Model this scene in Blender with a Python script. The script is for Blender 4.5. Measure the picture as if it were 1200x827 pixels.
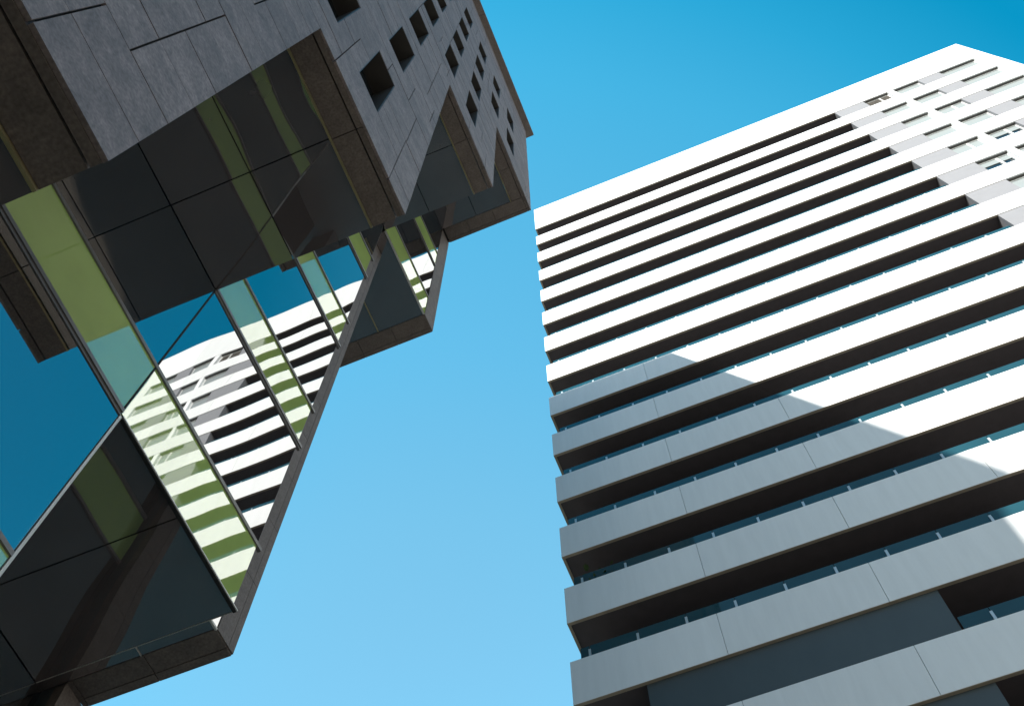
import bpy, bmesh, math, random
from mathutils import Matrix, Vector

# ------------------------------------------------------------------ set-up
scene = bpy.context.scene
for o in list(bpy.data.objects):
    bpy.data.objects.remove(o, do_unlink=True)
C = scene.collection
U = 0.25            # metres per survey unit
EYE = 1.6           # camera height above the street

# camera: heading 22 degrees left of the street axis (+Y), looking steeply up
cam_d = bpy.data.cameras.new('camera'); cam = bpy.data.objects.new('camera', cam_d); C.objects.link(cam)
cam_d.sensor_width = 36.0; cam_d.lens = 36.0 * 1320.93 / 1200.0
cam_d.clip_start = 0.05; cam_d.clip_end = 6000
RIGHT = Vector((0.9255372, 0.3786528, -0.0017173))
DOWN = Vector((-0.3529846, 0.8611373, -0.3658476))
FWD = Vector((-0.1370504, 0.3392117, 0.9306732))
m = Matrix.Identity(4)
for i in range(3):
    m[i][0] = RIGHT[i]; m[i][1] = -DOWN[i]; m[i][2] = -FWD[i]
m.translation = (0, 0, EYE)
cam.matrix_world = m
scene.camera = cam

# sun and sky
SUN = Vector((-8.0, -36.0, 17.0)).normalized()       # towards the sun
EL = math.asin(SUN.z); AZ = math.atan2(SUN.x, SUN.y)
world = bpy.data.worlds.new('World'); scene.world = world; world.use_nodes = True
wn = world.node_tree.nodes; wl = world.node_tree.links
bg = wn['Background']
sky = wn.new('ShaderNodeTexSky'); sky.sky_type = 'NISHITA'; sky.sun_disc = False
sky.sun_elevation = EL; sky.sun_rotation = AZ
sky.altitude = 0; sky.air_density = 1.0; sky.dust_density = 0.6; sky.ozone_density = 1.5
# the sky deepens from pale cyan low ahead to saturated blue at right angles to the sun
AX = Vector((-0.317, 0.621, 0.717)).normalized()
wtc = wn.new('ShaderNodeTexCoord'); dot = wn.new('ShaderNodeVectorMath'); dot.operation = 'DOT_PRODUCT'
dot.inputs[1].default_value = AX; wl.new(wtc.outputs['Generated'], dot.inputs[0])
mrg = wn.new('ShaderNodeMapRange'); mrg.inputs['From Min'].default_value = -1; mrg.inputs['From Max'].default_value = 1
wl.new(dot.outputs['Value'], mrg.inputs[0])
rmp = wn.new('ShaderNodeValToRGB'); wl.new(mrg.outputs[0], rmp.inputs[0])
STOPS = [(-.1, (.74, .86, .84)), (.2, (.6, .90, .90)), (.5, (.12, 1.28, 1.36)), (.69, (.02, 1.46, 1.50)), (.745, (.19, 1.86, 1.81)),
         (.80, (.48, 2.19, 2.03)), (.925, (1.06, 2.49, 2.19)), (.97, (1.43, 2.53, 2.12)), (.99, (1.53, 2.48, 2.07))]
el = rmp.color_ramp.elements
while len(el) < len(STOPS): el.new(.5)
for e_, (t_, c_) in zip(el, STOPS):
    e_.position = (t_ + 1) / 2
for e_, (t_, c_) in zip(el, STOPS):
    e_.color = (c_[0] / 3, c_[1] / 3, c_[2] / 3, 1)
gm = wn.new('ShaderNodeMix'); gm.data_type = 'RGBA'; gm.blend_type = 'MULTIPLY'; gm.inputs[0].default_value = 1.0
# towards the horizon the tint gives way to plain pale sky
sxyz = wn.new('ShaderNodeSeparateXYZ'); wl.new(wtc.outputs['Generated'], sxyz.inputs[0])
hz = wn.new('ShaderNodeMapRange'); hz.interpolation_type = 'SMOOTHSTEP'; hz.inputs['From Min'].default_value = .1; hz.inputs['From Max'].default_value = .62
wl.new(sxyz.outputs['Z'], hz.inputs[0])
hm = wn.new('ShaderNodeMix'); hm.data_type = 'RGBA'; hm.inputs[6].default_value = (.62 / 3, .72 / 3, .74 / 3, 1)
wl.new(hz.outputs[0], hm.inputs[0]); wl.new(rmp.outputs[0], hm.inputs[7])
wl.new(sky.outputs[0], gm.inputs[6]); wl.new(hm.outputs[2], gm.inputs[7])
g3 = wn.new('ShaderNodeVectorMath'); g3.operation = 'SCALE'; g3.inputs['Scale'].default_value = 3.0
wl.new(gm.outputs[2], g3.inputs[0]); wl.new(g3.outputs[0], bg.inputs[0])
bg.inputs[1].default_value = 0.122

sun_d = bpy.data.lights.new('sun', 'SUN'); sun_d.energy = 5.0; sun_d.angle = math.radians(0.53)
sun_d.color = (1.0, 0.95, 0.87)
sun = bpy.data.objects.new('sun', sun_d); C.objects.link(sun)
sun.rotation_euler = SUN.to_track_quat('Z', 'Y').to_euler(); sun.location = (0, -20, 90)

vs = scene.view_settings
vs.view_transform = 'Standard'; vs.look = 'None'; vs.gamma = 1.0; vs.exposure = 0.9; vs.use_curve_mapping = False
scene.cycles.max_bounces = 8; scene.cycles.glossy_bounces = 6; scene.cycles.diffuse_bounces = 4
scene.cycles.transparent_max_bounces = 12
scene.cycles.caustics_reflective = True
scene.cycles.use_denoising = True
R = random.Random(7)

# ------------------------------------------------------------------ helpers
def P(x, y, z):
    return Vector((x * U, y * U, z * U + EYE))

class MB:
    """collects boxes and sheets (survey units) and links them as one mesh object"""
    def __init__(self): self.bm = bmesh.new()
    def box(self, x0, x1, y0, y1, z0, z1):
        vs_ = [self.bm.verts.new((x, y, z)) for x in (x0, x1) for y in (y0, y1) for z in (z0, z1)]
        for f in ((0, 1, 3, 2), (4, 6, 7, 5), (0, 4, 5, 1), (2, 3, 7, 6), (0, 2, 6, 4), (1, 5, 7, 3)):
            self.bm.faces.new([vs_[i] for i in f])
        return self
    def quad(self, *pts):
        self.bm.faces.new([self.bm.verts.new(p) for p in pts]); return self
    def build(self, name, mat, parent=None, local=False, smooth=False, bevel=0.0):
        me = bpy.data.meshes.new(name)
        if bevel:
            bmesh.ops.bevel(self.bm, geom=self.bm.edges[:], offset=bevel, segments=1, affect='EDGES')
        bmesh.ops.recalc_face_normals(self.bm, faces=self.bm.faces[:])
        for v in self.bm.verts:
            v.co = v.co * U if local else P(*v.co)
        for f in self.bm.faces: f.smooth = smooth
        self.bm.to_mesh(me); self.bm.free()
        o = bpy.data.objects.new(name, me); C.objects.link(o)
        if isinstance(mat, (list, tuple)):
            for k in mat: me.materials.append(k)
        else: me.materials.append(mat)
        if parent:
            o.parent = parent
        return o

def pane(name, mat, parent, axis, fixed, a0, a1, b0, b1, thick=0.08, bow=0.004, tilt=0.0012, n=10):
    """a slightly bowed glass panel. axis 'x': upright sheet facing +X (a=y, b=z); axis 'z': ceiling sheet facing down (a=x, b=y)"""
    bm = bmesh.new(); g = []
    ph = R.uniform(0, 6.28); b1_ = R.uniform(-.6, 1.0); tx = R.uniform(-tilt, tilt); ty = R.uniform(-tilt, tilt)
    na = max(4, min(16, int(abs(a1 - a0) / 0.7))); nb = max(4, min(16, int(abs(b1 - b0) / 0.7)))
    def pt(i, j, off):
        s = i / na; t = j / nb
        a = a0 + (a1 - a0) * s; b = b0 + (b1 - b0) * t
        d = bow * (16 * s * (1 - s) * t * (1 - t) * b1_ + 0.35 * math.sin(6.28 * t + ph) * math.sin(3.14 * s) + 0.10 * math.sin(9.4 * s + ph) * math.sin(3.14 * t)) / U
        d += (tx * (a - (a0 + a1) / 2) + ty * (b - (b0 + b1) / 2))
        if axis == 'x': return (fixed + d - off, a, b)
        return (a, b, fixed - d + off)
    F = [[bm.verts.new(pt(i, j, 0)) for j in range(nb + 1)] for i in range(na + 1)]
    E_ = [[bm.verts.new(pt(i, j, 0)) if i in (0, na) or j in (0, nb) else None for j in range(nb + 1)] for i in range(na + 1)]
    B = [[bm.verts.new(pt(i, j, thick)) for j in (0, nb)] for i in (0, na)]
    for i in range(na):
        for j in range(nb):
            q = [F[i][j], F[i + 1][j], F[i + 1][j + 1], F[i][j + 1]]
            if axis == 'z': q.reverse()
            f = bm.faces.new(q); f.smooth = True
    bk = [B[0][0], B[0][1], B[1][1], B[1][0]]
    bm.faces.new(bk)
    def side(strip, b0_, b1_2):
        bm.faces.new(list(strip) + [b1_2, b0_])
    side([E_[i][0] for i in range(na + 1)], B[0][0], B[1][0])
    side([E_[i][nb] for i in range(na + 1)][::-1], B[1][1], B[0][1])
    side([E_[0][j] for j in range(nb + 1)][::-1], B[0][1], B[0][0])
    side([E_[na][j] for j in range(nb + 1)], B[1][0], B[1][1])
    # front sheet outward along the axis; the rim and back follow
    want = Vector((1, 0, 0)) if axis == 'x' else Vector((0, 0, -1))
    bm.normal_update()
    ctr = Vector(((fixed - thick / 2) if axis == 'x' else (a0 + a1) / 2, (a0 + a1) / 2 if axis == 'x' else (b0 + b1) / 2, (b0 + b1) / 2 if axis == 'x' else fixed + thick / 2))
    for f in bm.faces:
        ref = want if f.smooth else f.calc_center_median() - ctr
        if f.normal.dot(ref) < 0: f.normal_flip()
    for v in bm.verts: v.co = P(*v.co)
    me = bpy.data.meshes.new(name); bm.to_mesh(me); bm.free()
    me.materials.append(mat)
    o = bpy.data.objects.new(name, me); C.objects.link(o); o.parent = parent
    return o

def tag(o, label=None, cat=None, group=None, kind=None):
    if label: o['label'] = label
    if cat: o['category'] = cat
    if group: o['group'] = group
    if kind: o['kind'] = kind
    return o

def new_mat(name):
    mt = bpy.data.materials.new(name); mt.use_nodes = True
    nt = mt.node_tree; return mt, nt, nt.nodes, nt.links, nt.nodes['Principled BSDF']

def plain(name, col, rough=0.6, ior=1.45, noise=0.0, nscale=3.0, bump=0.0, bscale=30.0, metallic=0.0, stretch=(1, 1, 1)):
    mt, nt, N, L, b = new_mat(name)
    b.inputs['Base Color'].default_value = (*col, 1); b.inputs['Roughness'].default_value = rough
    b.inputs['IOR'].default_value = ior; b.inputs['Metallic'].default_value = metallic
    tc = N.new('ShaderNodeTexCoord'); mp = N.new('ShaderNodeMapping'); mp.inputs['Scale'].default_value = stretch
    L.new(tc.outputs['Object'], mp.inputs[0])
    if noise:
        nz = N.new('ShaderNodeTexNoise'); nz.inputs['Scale'].default_value = nscale; nz.inputs['Detail'].default_value = 6; nz.inputs['Roughness'].default_value = .65
        L.new(mp.outputs[0], nz.inputs['Vector'])
        mr = N.new('ShaderNodeMapRange'); mr.inputs['From Min'].default_value = .25; mr.inputs['From Max'].default_value = .75
        mr.inputs['To Min'].default_value = 1 - noise; mr.inputs['To Max'].default_value = 1 + noise
        L.new(nz.outputs[0], mr.inputs[0])
        mx = N.new('ShaderNodeVectorMath'); mx.operation = 'SCALE'; mx.inputs[0].default_value = col
        L.new(mr.outputs[0], mx.inputs['Scale']); L.new(mx.outputs[0], b.inputs['Base Color'])
    if bump:
        n2 = N.new('ShaderNodeTexNoise'); n2.inputs['Scale'].default_value = bscale; n2.inputs['Detail'].default_value = 5
        L.new(mp.outputs[0], n2.inputs['Vector'])
        bp = N.new('ShaderNodeBump'); bp.inputs['Strength'].default_value = bump; bp.inputs['Distance'].default_value = .01
        L.new(n2.outputs[0], bp.inputs['Height']); L.new(bp.outputs[0], b.inputs['Normal'])
    return mt

def stone_mat(name, col, var=0.10, vein=0.12):
    mt, nt, N, L, b = new_mat(name)
    tc = N.new('ShaderNodeTexCoord'); geo = N.new('ShaderNodeNewGeometry')
    # every slab its own patch of stone
    sc = N.new('ShaderNodeVectorMath'); sc.operation = 'SCALE'; sc.inputs[0].default_value = (37., 11., 23.)
    L.new(geo.outputs['Random Per Island'], sc.inputs['Scale'])
    ad = N.new('ShaderNodeVectorMath'); L.new(tc.outputs['Object'], ad.inputs[0]); L.new(sc.outputs[0], ad.inputs[1])
    mp = N.new('ShaderNodeMapping'); mp.inputs['Scale'].default_value = (1, 1, 1.1); L.new(ad.outputs[0], mp.inputs[0])
    n1 = N.new('ShaderNodeTexNoise'); n1.inputs['Scale'].default_value = 4.5; n1.inputs['Detail'].default_value = 9; n1.inputs['Roughness'].default_value = .7; n1.inputs['Distortion'].default_value = .6
    L.new(mp.outputs[0], n1.inputs['Vector'])
    n2 = N.new('ShaderNodeTexNoise'); n2.inputs['Scale'].default_value = 38; n2.inputs['Detail'].default_value = 4
    L.new(ad.outputs[0], n2.inputs['Vector'])
    wv = N.new('ShaderNodeTexNoise'); wv.inputs['Scale'].default_value = 5; wv.inputs['Detail'].default_value = 3; wv.inputs['Distortion'].default_value = 2.5
    L.new(mp.outputs[0], wv.inputs['Vector'])
    cr = N.new('ShaderNodeValToRGB'); e = cr.color_ramp.elements
    e[0].position = .62; e[0].color = (0, 0, 0, 1); e[1].position = .74; e[1].color = (1, 1, 1, 1)
    L.new(wv.outputs[0], cr.inputs[0])
    def mr(src, a, b_, fm=0., fx=1.):
        q = N.new('ShaderNodeMapRange'); q.inputs['From Min'].default_value = fm; q.inputs['From Max'].default_value = fx
        q.inputs['To Min'].default_value = a; q.inputs['To Max'].default_value = b_; L.new(src, q.inputs[0]); return q.outputs[0]
    def mul(a, b_):
        q = N.new('ShaderNodeMath'); q.operation = 'MULTIPLY'; L.new(a, q.inputs[0]); L.new(b_, q.inputs[1]); return q.outputs[0]
    v = mul(mr(geo.outputs['Random Per Island'], 1 - var, 1 + var), mr(n1.outputs[0], 1 - vein * 1.6, 1 + vein * 1.6, .3, .7))
    v = mul(v, mr(n2.outputs[0], .74, 1.26, .3, .7)); v = mul(v, mr(cr.outputs[0], 1, 1 + vein))
    s = N.new('ShaderNodeVectorMath'); s.operation = 'SCALE'; s.inputs[0].default_value = col; L.new(v, s.inputs['Scale'])
    L.new(s.outputs[0], b.inputs['Base Color']); b.inputs['Roughness'].default_value = .66
    bp = N.new('ShaderNodeBump'); bp.inputs['Strength'].default_value = .35; bp.inputs['Distance'].default_value = .004
    L.new(n2.outputs[0], bp.inputs['Height']); L.new(bp.outputs[0], b.inputs['Normal'])
    return mt

def glass_mat(name, col, ior, rough=0.012, dirt=0.35):
    """coated facade glass with a dark or coloured backing"""
    mt, nt, N, L, b = new_mat(name)
    b.inputs['IOR'].default_value = ior; b.inputs['Roughness'].default_value = rough
    tc = N.new('ShaderNodeTexCoord')
    n1 = N.new('ShaderNodeTexNoise'); n1.inputs['Scale'].default_value = 1.1; n1.inputs['Detail'].default_value = 5
    L.new(tc.outputs['Object'], n1.inputs['Vector'])
    mr = N.new('ShaderNodeMapRange'); mr.inputs['From Min'].default_value = .3; mr.inputs['From Max'].default_value = .7
    mr.inputs['To Min'].default_value = 1 - dirt; mr.inputs['To Max'].default_value = 1 + dirt; L.new(n1.outputs[0], mr.inputs[0])
    s = N.new('ShaderNodeVectorMath'); s.operation = 'SCALE'; s.inputs[0].default_value = col; L.new(mr.outputs[0], s.inputs['Scale'])
    L.new(s.outputs[0], b.inputs['Base Color'])
    return mt

M = {}
M['stone'] = stone_mat('grey_stone', (0.176, 0.138, 0.129), .13, .24)
M['stone_shaded'] = stone_mat('shaded_stone', (0.125, 0.098, 0.084), .12, .14)  # same stone as the face; shade and warm street bounce put into the colour
M['cornice'] = stone_mat('cornice_stone', (0.15, 0.125, 0.11), .08, .1)
M['core'] = plain('dark_backing', (0.02, 0.02, 0.02), .9)
M['reveal'] = plain('window_reveal_metal', (0.036, 0.032, 0.028), .5, noise=.15)
M['vision'] = glass_mat('vision_glass', (0.006, 0.008, 0.010), 5.0)
M['spandrel'] = glass_mat('green_spandrel_glass', (0.42, 0.55, 0.145), 3.8, dirt=.08)
M['ceiling_glass'] = glass_mat('dark_ceiling_glass', (0.10, 0.078, 0.075), 2.8, dirt=.15)
M['mullion'] = plain('bronze_metal', (0.145, 0.13, 0.12), .38, noise=.15, metallic=.0)
M['trim'] = plain('bright_metal_trim', (0.54, 0.515, 0.47), .35, metallic=.15, noise=.1)
M['brass'] = plain('brass_trim', (0.36, 0.30, 0.17), .4, metallic=.5, noise=.1)
M['white'] = plain('white_panel', (0.77, 0.78, 0.785), .5, noise=.055, nscale=1.6, bump=.05, bscale=12, stretch=(2.2, 2.2, .22))
def panel_shade(mt):
    nt = mt.node_tree; N = nt.nodes; L = nt.links; b = N['Principled BSDF']
    src = b.inputs['Base Color'].links[0].from_socket
    ge = N.new('ShaderNodeNewGeometry'); q = N.new('ShaderNodeMapRange'); q.inputs['To Min'].default_value = .94; q.inputs['To Max'].default_value = 1.03
    L.new(ge.outputs['Random Per Island'], q.inputs[0])
    s = N.new('ShaderNodeVectorMath'); s.operation = 'SCALE'; L.new(src, s.inputs[0]); L.new(q.outputs[0], s.inputs['Scale']); L.new(s.outputs[0], b.inputs['Base Color'])
panel_shade(M['white'])
M['lip'] = plain('tan_panel_edge', (0.34, 0.29, 0.22), .6, noise=.15)
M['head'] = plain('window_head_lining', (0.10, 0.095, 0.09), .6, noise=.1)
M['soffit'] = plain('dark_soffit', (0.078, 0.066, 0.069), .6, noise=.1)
M['tower_grey'] = plain('light_grey_panel', (0.212, 0.212, 0.224), .55, noise=.05, nscale=2, bump=.05)
M['tower_dark'] = plain('dark_grey_panel', (0.05, 0.062, 0.066), .5, noise=.12, nscale=1.0, stretch=(1, 1, .5))
M['rail_glass'] = glass_mat('teal_railing_glass', (0.015, 0.060, 0.080), 1.32, dirt=.1)
M['post'] = plain('pale_metal_post', (0.46, 0.51, 0.53), .35, metallic=.4)
M['shutter'] = plain('white_roller_shutter', (0.225, 0.255, 0.262), .5, noise=.04, bump=.5, bscale=2, stretch=(.01, .01, 12))
M['frame'] = plain('white_window_frame', (0.74, 0.75, 0.75), .4, noise=.03)
M['wood'] = plain('brown_lattice', (0.16, 0.14, 0.12), .5, noise=.2)
M['win_glass'] = glass_mat('window_glass', (0.012, 0.02, 0.025), 1.7)
M['leaf'] = plain('plant_leaf', (0.05, 0.09, 0.025), .5, noise=.3, nscale=12)
M['pot'] = plain('clay_pot', (0.25, 0.11, 0.06), .8, noise=.15)
M['ground'] = plain('street_paving', (0.22, 0.185, 0.15), .8, noise=.2, nscale=.6, bump=.3, bscale=20)

# ------------------------------------------------------------------ ground
g = MB(); g.quad((-8000, -8000, -EYE / U), (8000, -8000, -EYE / U), (8000, 8000, -EYE / U), (-8000, 8000, -EYE / U))
tag(g.build('ground', M['ground']), kind='structure')

# ------------------------------------------------------------------ stepped stone-and-glass building (left)
LB = bpy.data.objects.new('stepped_building', None); C.objects.link(LB)
tag(LB, 'dark stone and glass building stepping out overhead, with square window holes and glossy black undersides', 'building')
GZ = -EYE / U
XA, XG, TOP = -10.0, -20.4, 177.3
BAYS = [(-84., -17.9), (-17.9, -8.2), (-8.2, 1.4), (1.4, 10.9), (10.9, 20.45), (20.45, 30.85)]
BOT = [GZ, GZ, 24.3, 53.8, 97.7, 127.3]         # underside of the stone face per bay
def wall_bottom(y):
    for (a, b), z in zip(BAYS, BOT):
        if y < b: return z
    return BOT[-1]

core = MB()
for (a, b), z in zip(BAYS, BOT):
    core.box(-90, -12.3, a, b - .12, z + .6 if z > 0 else z, TOP - .3)
core.box(-90.02, -21.2, -8.1, 10.6, 10.2, 54.2)
core.box(-90.04, -21.2, 10.6, 20.0, 39.7, 98.2)
core.box(-90.06, -21.2, 20.0, 29.0, 98.5, 127.8)
core.box(-90.08, -30.2, -8.1, 19.95, GZ, 39.6)
core.box(-90.1, -30.2, 19.95, 30.6, 68.4, 98.4)
core.build('building_core', M['core'], LB)

# windows of the stone face
WINS = []
for k in range(-6, 6):
    y0 = -0.6 + 4.8 * k; y1 = y0 + 2.25
    for r in range(-2, 7):
        z0 = 58.6 + 15.05 * r
        h = 9.4 if r < 4 else 8.6
        zb = wall_bottom(y1)
        if z0 < max(zb, 20) + 3: continue
        if k == 0 and r < 0: continue
        if k == 2 and r < 3: continue
        if k == 4 and r < 5: continue
        WINS.append((y0, y1, z0, z0 + h))

# stone slabs, row by row
rows = []
r = -5
while True:
    z0 = 58.6 + 15.05 * r
    if z0 > TOP: break
    h = 9.4 if r < 4 else 8.6
    zz = [z0 + h * i / 4 for i in range(5)] + [z0 + h + (15.05 - h) / 2, z0 + 15.05]
    if r == -2: zz = [28.9, 31.45, 33.98, 36.5, 39.0, 41.5, 43.55]
    if r == -3: zz = [14.0, 16.5, 19.0, 21.7, 24.3, 26.5, 28.9]
    if r == -1: zz = [43.55, 45.45, 48.7, 51.2, 53.8, 56.2, 58.6]
    for a, b in zip(zz[:-1], zz[1:]): rows.append((a, b))
    r += 1
slabs = MB(); RB = random.Random(21)
grp = 0; cuts = []
for (za, zb) in rows:
    zb = min(zb, TOP)
    if za >= TOP - .05 or zb <= GZ: continue
    if grp <= 0:
        grp = RB.choice((2, 2, 3, 4)); cuts = []
        y = -84 + RB.uniform(0, 5)
        while y < 31:
            cuts.append(round(y / 1.2) * 1.2 - .57); y += RB.choice((3.6, 4.8, 4.8, 6.0, 7.2))
    grp -= 1
    for lo_, hi_, c_ in ((24, 28.85, -1.76), (28.85, 38.9, -.56), (38.9, 43.5, -3.0), (43.5, 48.6, -.56), (48.6, 53.7, -1.76), (53.7, 58.2, 2.97)):
        if lo_ <= za < hi_: cuts = [c_ + 6.0 * q_ for q_ in range(-14, 6)]
    # end of the face on this row rises step by step
    spans = []
    for (a, b), zbot in zip(BAYS, BOT):
        lo = max(za, zbot)
        if lo < zb - .05: spans.append((a, b, lo))
    # merge neighbouring spans with the same lower edge
    mg = []
    for s in spans:
        if mg and abs(mg[-1][2] - s[2]) < .01: mg[-1] = (mg[-1][0], s[1], s[2])
        else: mg.append(s)
    for (a, b, lo) in mg:
        holes = sorted((w[0], w[1]) for w in WINS if w[2] < zb - .05 and w[3] > lo + .05 and w[0] < b and w[1] > a)
        segs = []; c = a
        for h0, h1 in holes:
            segs.append((c, h0)); c = h1
        segs.append((c, b))
        for s0, s1 in segs:
            pts = [s0] + [q for q in cuts if s0 + .5 < q < s1 - .5] + [s1]
            for q0, q1 in zip(pts[:-1], pts[1:]):
                g0 = .0 if q0 == s0 else .03; g1 = .0 if q1 == s1 else .03
                dx = RB.uniform(-.012, .012)
                slabs.box(XA - .13, XA + dx, q0 + g0, q1 - g1, lo + (.024 if lo == za else 0), zb - .024)
slabs.build('stone_cladding', M['stone'], LB)
# far end wall, stepping in the same way
ew = MB()
ew.box(-90, XA - .46, 30.73, 30.86, 127.6, TOP)
ew.build('end_wall', M['stone_shaded'], LB)
cr_ = MB()
for i, (a, b) in enumerate(((-94, -60), (-60, -36), (-36, -12), (-12, 12.1), (12.1, 31.95))):
    cr_.box(-90.5, -9.05, a + .03, b - .03, TOP, TOP + 1.2)
cr_.build('cornice', M['cornice'], LB)

for (y0, y1, z0, z1) in WINS:
    D = 1.5
    w = MB()
    t = .06
    w.box(XA - D, XA - .03, y0 + .005, y0 + t, z0 + .005, z1 - .005)
    w.box(XA - D, XA - .03, y1 - t, y1 - .005, z0 + .005, z1 - .005)
    w.box(XA - D, XA - .03, y0 + t, y1 - t, z0 + .005, z0 + t)
    w.box(XA - D, XA - .03, y0 + t, y1 - t, z1 - t, z1 - .005)
    wo = w.build('window', M['reveal'], LB)
    gl = MB().box(XA - D - .1, XA - D + .12, y0 + .01, y1 - .01, z0 + .01, z1 - .01)
    gl.build('pane', M['win_glass'], wo)

# undersides between stone face and glass face
def soffit(y0, y1, z, end_band=0.0):
    b = MB()
    g_ = .05
    yy = y0
    while yy < y1 - end_band - .1:
        ye = min(yy + 4.83, y1 - end_band)
        b.box(XA - .42, XA - .145, yy + .02, ye - .02, z, z + .5)
        b.box(XA - 1.72, XA - .50, yy + .02, ye - .02, z + .02, z + .5)
        yy = ye
    if end_band:
        xs = [XA - .145, XA - .42, XA - 4.2, XA - 7.4, XG + .2]
        for x1, x0 in zip(xs[:-1], xs[1:]):
            b.box(x0 + .02, x1 - .02, y1 - end_band + .02, y1 - .42, z + .02, z + .5)
            b.box(x0 + .02, x1 - .02, y1 - .38, y1 - .01, z, z + .5)
    b.build('stone_border', M['stone_shaded'], LB)
    MB().box(XA - 1.84, XA - 1.74, y0 + .02, y1 - end_band - .02, z - .08, z + .4).build('border_trim', M['brass'], LB)
    n = max(1, round((y1 - end_band - y0) / 4.83))
    if y0 < -20: n = 1
    for i in range(n):
        a = y0 + (y1 - end_band - y0) * i / n; c = y0 + (y1 - end_band - y0) * (i + 1) / n
        pane('ceiling_panel', M['ceiling_glass'], LB, 'z', z + .03, XA - 6.05, XA - 1.87, a + .03, c - .03, thick=.3, bow=.0028, tilt=.0009)
        pane('ceiling_panel', M['ceiling_glass'], LB, 'z', z + .03, XG + .03, XA - 6.11, a + .03, c - .03, thick=.3, bow=.0028, tilt=.0009)
soffit(-8.2, 1.4, 24.3); soffit(1.4, 10.9, 53.8); soffit(10.9, 20.45, 97.7); soffit(20.45, 30.85, 127.3, 1.8)

# set-back glass face
LV = [9.55, 24.3, 39.0, 53.8, 68.6, 83.5, 98.0, 112.9, 127.5]
SP = 4.6
def strip(y0, y1, lo, hi, XG=XG):
    """storeys of vision and spandrel glass between two levels"""
    for i, l in enumerate(LV[:-1]):
        if l < lo - 1 or l > hi - 2: continue
        nxt = min(LV[i + 1], hi)
        l0 = max(l, lo)
        pane('spandrel_panel', M['spandrel'], LB, 'x', XG, y0 + .03, y1 - .03, l0 + .05, l + SP - .04, bow=.0016)
        pane('glass_pane', M['vision'], LB, 'x', XG, y0 + .03, y1 - .03, l + SP + .04, nxt - .05, bow=.002)
        m1 = MB()
        if l > lo + 1:
            ye = y1 + (.28 if abs(y1 - 20.1) < .01 else 0)
            m1.box(XG - .1, XG + .05, y0, ye, l - .22, l - .05); m1.box(XG - .1, XG + .12, y0, ye, l - .05, l + .20)
            m1.build('mullion', M['mullion'], LB)
        ye = y1 + (.28 if abs(y1 - 20.1) < .01 else 0)
        MB().box(XG - .1, XG + .08, y0, ye, l + SP - .13, l + SP + .11).build('mullion', M['mullion'], LB)
strip(-8.2, 1.4, 9.55, 24.3)
strip(1.4, 10.85, 9.55, 53.8)
strip(10.85, 20.1, 39.0, 97.7)
strip(20.22, 29.1, 98.0, 127.3)
strip(10.95, 20.9, 9.55, 39.0, -29.85)
strip(22.4, 30.4, 68.6, 97.7, -29.85)
MB().box(XG - .1, XG + .03, 10.80, 10.88, 39.3, 53.7).build('upright_mullion', M['core'], LB)
MB().box(XG - .5, XG + .05, 10.86, 10.97, 27.0, 38.8).build('corner_trim', M['trim'], LB)
MB().box(XG - .5, XG + .03, 10.86, 10.97, 9.5, 26.97).build('corner_trim', M['mullion'], LB)
MB().box(XG - .12, XG + .06, 10.98, 20.38, 38.90, 38.97).build('edge_trim', M['trim'], LB)
MB().box(XG - .13, XG + .02, 10.98, 20.37, 38.84, 38.896).build('edge_gasket', M['core'], LB)
MB().box(XG - .12, XG + .03, 20.5, 29.0, 97.67, 97.73).build('edge_trim', M['trim'], LB)
# lower undersides behind the glass face
pane('ceiling_panel', M['ceiling_glass'], LB, 'z', 38.98, -29.8, XG - .15, 10.95, 15.63, thick=.3, bow=.006)
pane('ceiling_panel', M['ceiling_glass'], LB, 'z', 38.98, -29.8, XG - .15, 15.69, 20.36, thick=.3, bow=.006)
pane('ceiling_panel', M['ceiling_glass'], LB, 'z', 97.75, -25.0, XG - .15, 20.5, 29.0, thick=.3, bow=.005)
pane('ceiling_panel', M['ceiling_glass'], LB, 'z', 97.75, -31.4, -25.06, 20.5, 29.0, thick=.3, bow=.005)
MB().box(-25.08, -24.98, 20.5, 29.0, 97.68, 97.9).build('ceiling_trim', M['brass'], LB)
pane('ceiling_panel', M['ceiling_glass'], LB, 'z', 97.75, -44, -31.5, 20.5, 29.0, thick=.3, bow=.005)
# stone end frames: uprights and undersides
def end_frame(xg, y0, y1, z0, z1, xin, split):
    p = MB(); z = z0
    while z < z1 - .1:
        ze = min(z + 4.9, z1)
        p.box(xg - .5, xg + .04, y0, y1 - .42, z + .015, ze - .015)
        p.box(xg - .5, xg + .04, y1 - .40, y1, z + .015, ze - .015); z = ze
    p.build('end_pier', M['stone_shaded'], LB)
    s = MB(); x = xg - .02
    while x > xin + .1:
        xe = max(x - split, xin)
        s.box(xe + .02, x - .02, y0 - .02, y1 - .42, z0 - .03, z0 + .5)
        s.box(xe + .02, x - .02, y1 - .40, y1 + .003, z0 - .05, z0 + .5); x = xe
    s.build('end_underside', M['stone_shaded'], LB)
XP = -21.7          # the middle pier stands a little behind the glass face
end_frame(XP, 21.0, 22.37, 39.2, 97.6, -28.78, 3.4)
end_frame(XG, 29.05, 30.85, 97.7, 127.2, -44, 3.4)
end_frame(-28.8, 20.97, 22.37, GZ, 39.15, -31, 3.3)
MB().box(-31, -28.9, 21.02, 22.25, GZ, 39.3).build('pier_return', M['tower_dark'], LB)
MB().box(-90, -28.8, 21.2, 22.25, 39.4, 97.5).build('end_wall', M['stone_shaded'], LB)
MB().box(-28.8, XP - .55, 21.5, 22.3, 39.75, 97.5).build('end_wall', M['stone_shaded'], LB)
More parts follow.
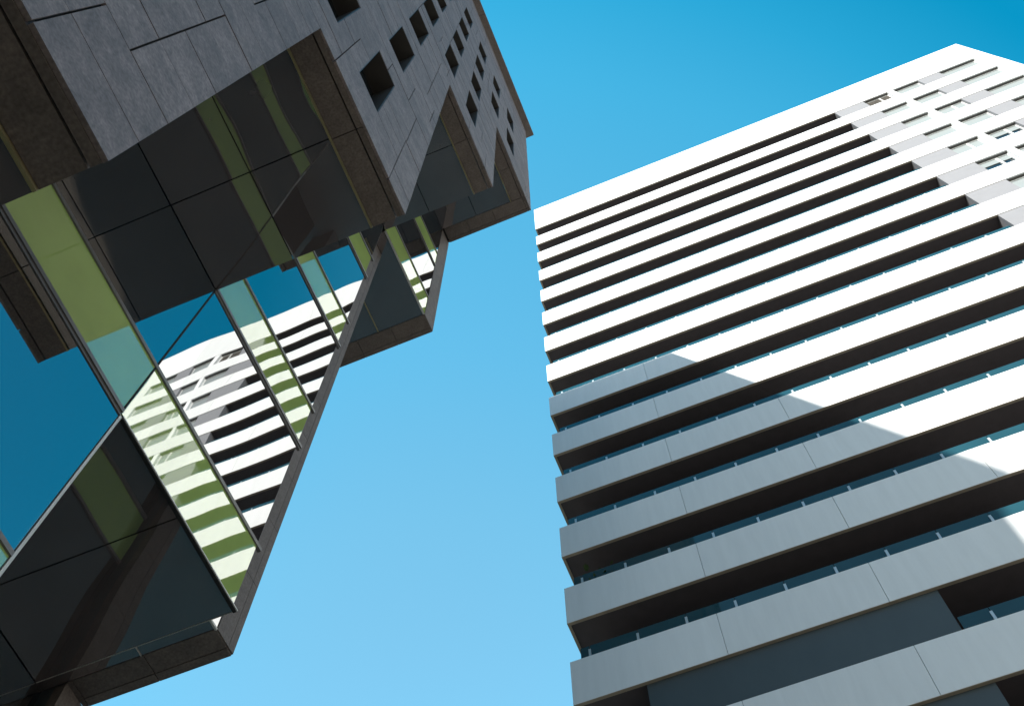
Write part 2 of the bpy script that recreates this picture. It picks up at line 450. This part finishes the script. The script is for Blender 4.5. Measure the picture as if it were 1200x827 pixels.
MB().box(XP - .3, XG - .12, 20.12, 20.2, 39.3, 97.5).build('glass_return', M['mullion'], LB)
pane('ceiling_panel', M['ceiling_glass'], LB, 'z', 39.22, -25.2, XP - .06, 20.42, 20.98, thick=.2, bow=.0004, tilt=.0002)
pane('ceiling_panel', M['ceiling_glass'], LB, 'z', 39.22, -31.0, -25.27, 20.42, 20.98, thick=.2, bow=.0004, tilt=.0002)
MB().box(-25.25, -25.22, 20.4, 20.98, 39.17, 39.4).build('ceiling_trim', M['trim'], LB)
MB().box(-29.8, XG - .1, 20.36, 20.385, 38.95, 39.15).build('ceiling_trim', M['trim'], LB)
MB().box(XP - .06, XP + .03, 20.4, 21.0, 39.12, 39.24).build('edge_trim', M['trim'], LB)
pane('glass_pane', M['vision'], LB, 'x', XP, 20.24, 20.96, 39.3, 53.0, bow=.0004, tilt=.0002)

# ------------------------------------------------------------------ white balcony tower (right)
TW = bpy.data.objects.new('apartment_tower', None); C.objects.link(TW)
tag(TW, 'white high-rise of long horizontal balcony bands with teal glass railings, half in shadow', 'apartment tower')
TW.location = P(-21.3, 68.0, 0); TW.rotation_euler = (0, 0, math.radians(0.28))
W_T = 109.3; DEP = 62.0; BH = 6.65; PITCH = 13.3
def tx(X): return 21.3 + X * (1 + .0049 * (X + 21.3) / 68)
XB = tx(52.3)                    # right end of the open balconies
T_ = .26                         # panel thickness
LEAD = .0
def bz(k): return 261.2 - PITCH * k   # lower edge of band k

tc = MB()
tc.box(XB + .0, W_T - .05, 1.12, DEP, GZ, 278.0)
tc.box(3.0, XB, 7.0, DEP - .02, GZ, 278.02)
tc.build('tower_core', M['tower_grey'], TW, local=True)
NF = 20
for k in range(NF):
    zb = bz(k); zt = 279.65 if k == 0 else zb + BH
    b = MB()
    # front panels with open joints
    xs = [0.0]; x = 15.6
    while x < W_T - 5: xs.append(x); x += 15.6
    xs.append(W_T)
    for i, (a, c) in enumerate(zip(xs[:-1], xs[1:])):
        b.box(a + (.02 if i else 0), c - (.02 if c < W_T else 0), 0, T_, zb, zt)
    b.box(0, T_, T_ + .01, DEP, zb + .002, zt - .002)
    b.box(W_T - T_, W_T, T_ + .01, DEP, zb + .002, zt - .002)
    b.box(T_ + .01, XB, T_ + .25, T_ + .4, zb + 1.45, zt - .3)
    bal = b.build('balcony' if k else 'roof_band', M['white'], TW, local=True, bevel=.02)
    # tan lower edge
    lp = MB()
    lp.box(.01, XB, .015, T_ + .10, zb - .05, zb - .004); lp.box(.012, T_ + .08, T_ + .11, 9, zb - .05, zb - .004)
    lp.build('panel_edge', M['lip'], bal, local=True)
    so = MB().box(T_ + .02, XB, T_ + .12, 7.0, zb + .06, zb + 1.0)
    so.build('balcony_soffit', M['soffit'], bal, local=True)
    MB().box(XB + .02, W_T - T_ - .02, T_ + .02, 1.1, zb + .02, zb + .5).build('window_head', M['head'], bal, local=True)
    if k == 0:
        MB().box(T_ + .02, W_T - T_ - .02, T_ + .42, DEP, 278.1, 278.6).build('roof_slab', M['tower_grey'], bal, local=True)
        continue
    fl = MB().box(T_ + .02, XB - .02, T_ + .45, 6.98, zb + 1.02, zb + 1.4)
    fl.build('balcony_floor', M['tower_grey'], bal, local=True)
    if k in (14, 15): x_first = 35.7
    else: x_first = None
    # glass railing behind the top of the panel
    rg = MB(); S = .64; H = 2.5
    xs = [1.05]; x = 2.05
    if k == 14 or k == 15: xs = [35.8]
    while x < XB - .5:
        if x > xs[0] + .5: xs.append(x)
        x += 5.22
    xs.append(XB - .05)
    for a, c in zip(xs[:-1], xs[1:]):
        rg.box(a + .03, c - .03, S, S + .07, zt - .9, zt + H)
    if xs[0] < 2: rg.box(1.02, 1.09, S + .1, 6.9, zt - .9, zt + H)
    rg.build('glass_railing', M['rail_glass'], bal, local=True)
    stuff = MB(); ns = 0
    for c in xs[1:-1]:
        mb = MB() if 8 <= k <= 14 else stuff
        mb.box(c - .13, c + .13, S - .10, S - .02, zt - .9, zt + H * .74)
        if 8 <= k <= 14: mb.build('railing_post', M['post'], bal, local=True)
        else: ns += 1
    if ns: tag(stuff.build('railing_posts', M['post'], bal, local=True), kind='stuff')

# dark infill walls low on the left of the tower
for k in (13, 14):
    z1 = bz(k) - .06; z0 = bz(k + 1) + BH + .02
    b = MB(); b.box(7.35, 35.55, .34, 3.0, z0 - .5, z1 - .001)
    b.build('wall_panel', M['tower_dark'], TW, local=True)

# right-hand bays: grey panels, pier and shuttered windows under each band
A_ = [tx(v) for v in (52.3, 58.95, 64.6, 65.8, 71.55, 76.35, 84.4)]
RW = random.Random(5)
special = {(0, 0): 'lattice', (2, 1): 'slit', (4, 0): 'slit', (4, 1): 'half', (5, 0): 'half', (6, 0): 'slit', (5, 2): 'slit', (7, 1): 'half', (8, 0): 'half'}
for k in range(0, NF - 1):
    z1 = bz(k) - .03; z0 = bz(k + 1) + BH + .02
    MB().box(A_[0], A_[1], .12, 1.1, z0, z1).build('grey_panel', M['tower_grey'], TW, local=True)
    MB().box(A_[4], A_[5], .12, 1.1, z0, z1).build('grey_panel', M['tower_grey'], TW, local=True)
    MB().box(A_[2], A_[3], .05, 1.1, z0, z1).build('white_pier', M['white'], TW, local=True)
    MB().box(A_[6], W_T - .02, .02, 1.1, z0, z1).build('white_pier', M['white'], TW, local=True)
    for j, (a, c) in enumerate(((A_[1], A_[2]), (A_[3], A_[4]), (A_[5], A_[6]))):
        st = special.get((k, j), 'shut')
        if k > 6 and (k, j) not in special: st = RW.choice(('shut', 'shut', 'half', 'slit'))
        Y = .62
        f = MB()
        f.box(a + .02, a + .22, .72, 1.1, z0, z1); f.box(c - .22, c - .02, .72, 1.1, z0, z1)
        f.box(a + .22, c - .22, .62, 1.1, z0, z0 + .3); f.box(a + .22, c - .22, .72, 1.1, z1 - .35, z1)
        if st in ('half', 'slit', 'lattice'):
            xm = a + (c - a) * .62; f.box(xm - .17, xm + .17, .74, 1.1, z0 + .3, z1 - .35)
        wo = f.build('window', M['frame'], TW, local=True)
        zs = {'shut': z0 + .3, 'slit': z0 + (z1 - z0) * .30, 'half': z0 + (z1 - z0) * .62, 'lattice': None}[st]
        if zs is not None:
            MB().box(a + .2, c - .2, .86, .96, zs, z1 - .3).build('shutter', M['shutter'], wo, local=True)
        else:
            lt = MB(); n = 9
            for i in range(n):
                z = z0 + .4 + (z1 - z0 - .8) * i / n
                lt.box(a + .2, c - .2, .74, .88, z, z + .22)
            for i in range(7):
                x = a + .3 + (c - a - .6) * i / 6; lt.box(x - .05, x + .05, .90, .94, z0 + .3, z1 - .3)
            lt.build('shutter', M['wood'], wo, local=True)
        if st != 'shut':
            MB().box(a + .2, c - .2, .985, 1.03, z0 + .25, z1 - .25).build('pane', M['win_glass'], wo, local=True)
tw_end = bz(NF - 1)
MB().box(.5, W_T - .5, .5, 2.0, GZ, tw_end - .1).build('ground_floor_wall', M['tower_dark'], TW, local=True)

# small plant behind a balcony railing
pl = bpy.data.objects.new('potted_plant', None); C.objects.link(pl)
tag(pl, 'small green potted plant on a shaded balcony behind the teal glass railing', 'plant')
pl.location = TW.matrix_basis @ (Vector((3.6, 2.0, bz(12) + 1.42)) * U)
bm = bmesh.new()
bmesh.ops.create_cone(bm, cap_ends=True, segments=14, radius1=.13, radius2=.19, depth=.34, matrix=Matrix.Translation((0, 0, .17)))
me = bpy.data.meshes.new('pot'); bm.to_mesh(me); bm.free(); me.materials.append(M['pot'])
o = bpy.data.objects.new('pot', me); C.objects.link(o); o.parent = pl
bm = bmesh.new(); RP = random.Random(3)
for i in range(90):
    a = RP.uniform(0, 6.28); rr = RP.uniform(.05, .5); h = .34 + RP.uniform(.5, 2.05)
    base = Vector((math.cos(a) * rr, math.sin(a) * rr * .6, h)); ln = RP.uniform(.12, .24)
    d = Vector((math.cos(a), math.sin(a), RP.uniform(-.4, .7))).normalized() * ln; s = Vector((-math.sin(a), math.cos(a), .2)) * ln * .22
    bm.faces.new([bm.verts.new(base), bm.verts.new(base + d * .5 + s), bm.verts.new(base + d), bm.verts.new(base + d * .5 - s)])
for i in range(6):
    a = RP.uniform(0, 6.28); t = Vector((math.cos(a) * .2, math.sin(a) * .15, 2.1)); q = Vector((0, .012, 0)); p0 = Vector((0, 0, .3))
    bm.faces.new([bm.verts.new(p0 - q), bm.verts.new(p0 + q), bm.verts.new(t + q), bm.verts.new(t - q)])
me = bpy.data.meshes.new('foliage'); bm.to_mesh(me); bm.free(); me.materials.append(M['leaf'])
o = bpy.data.objects.new('foliage', me); C.objects.link(o); o.parent = pl
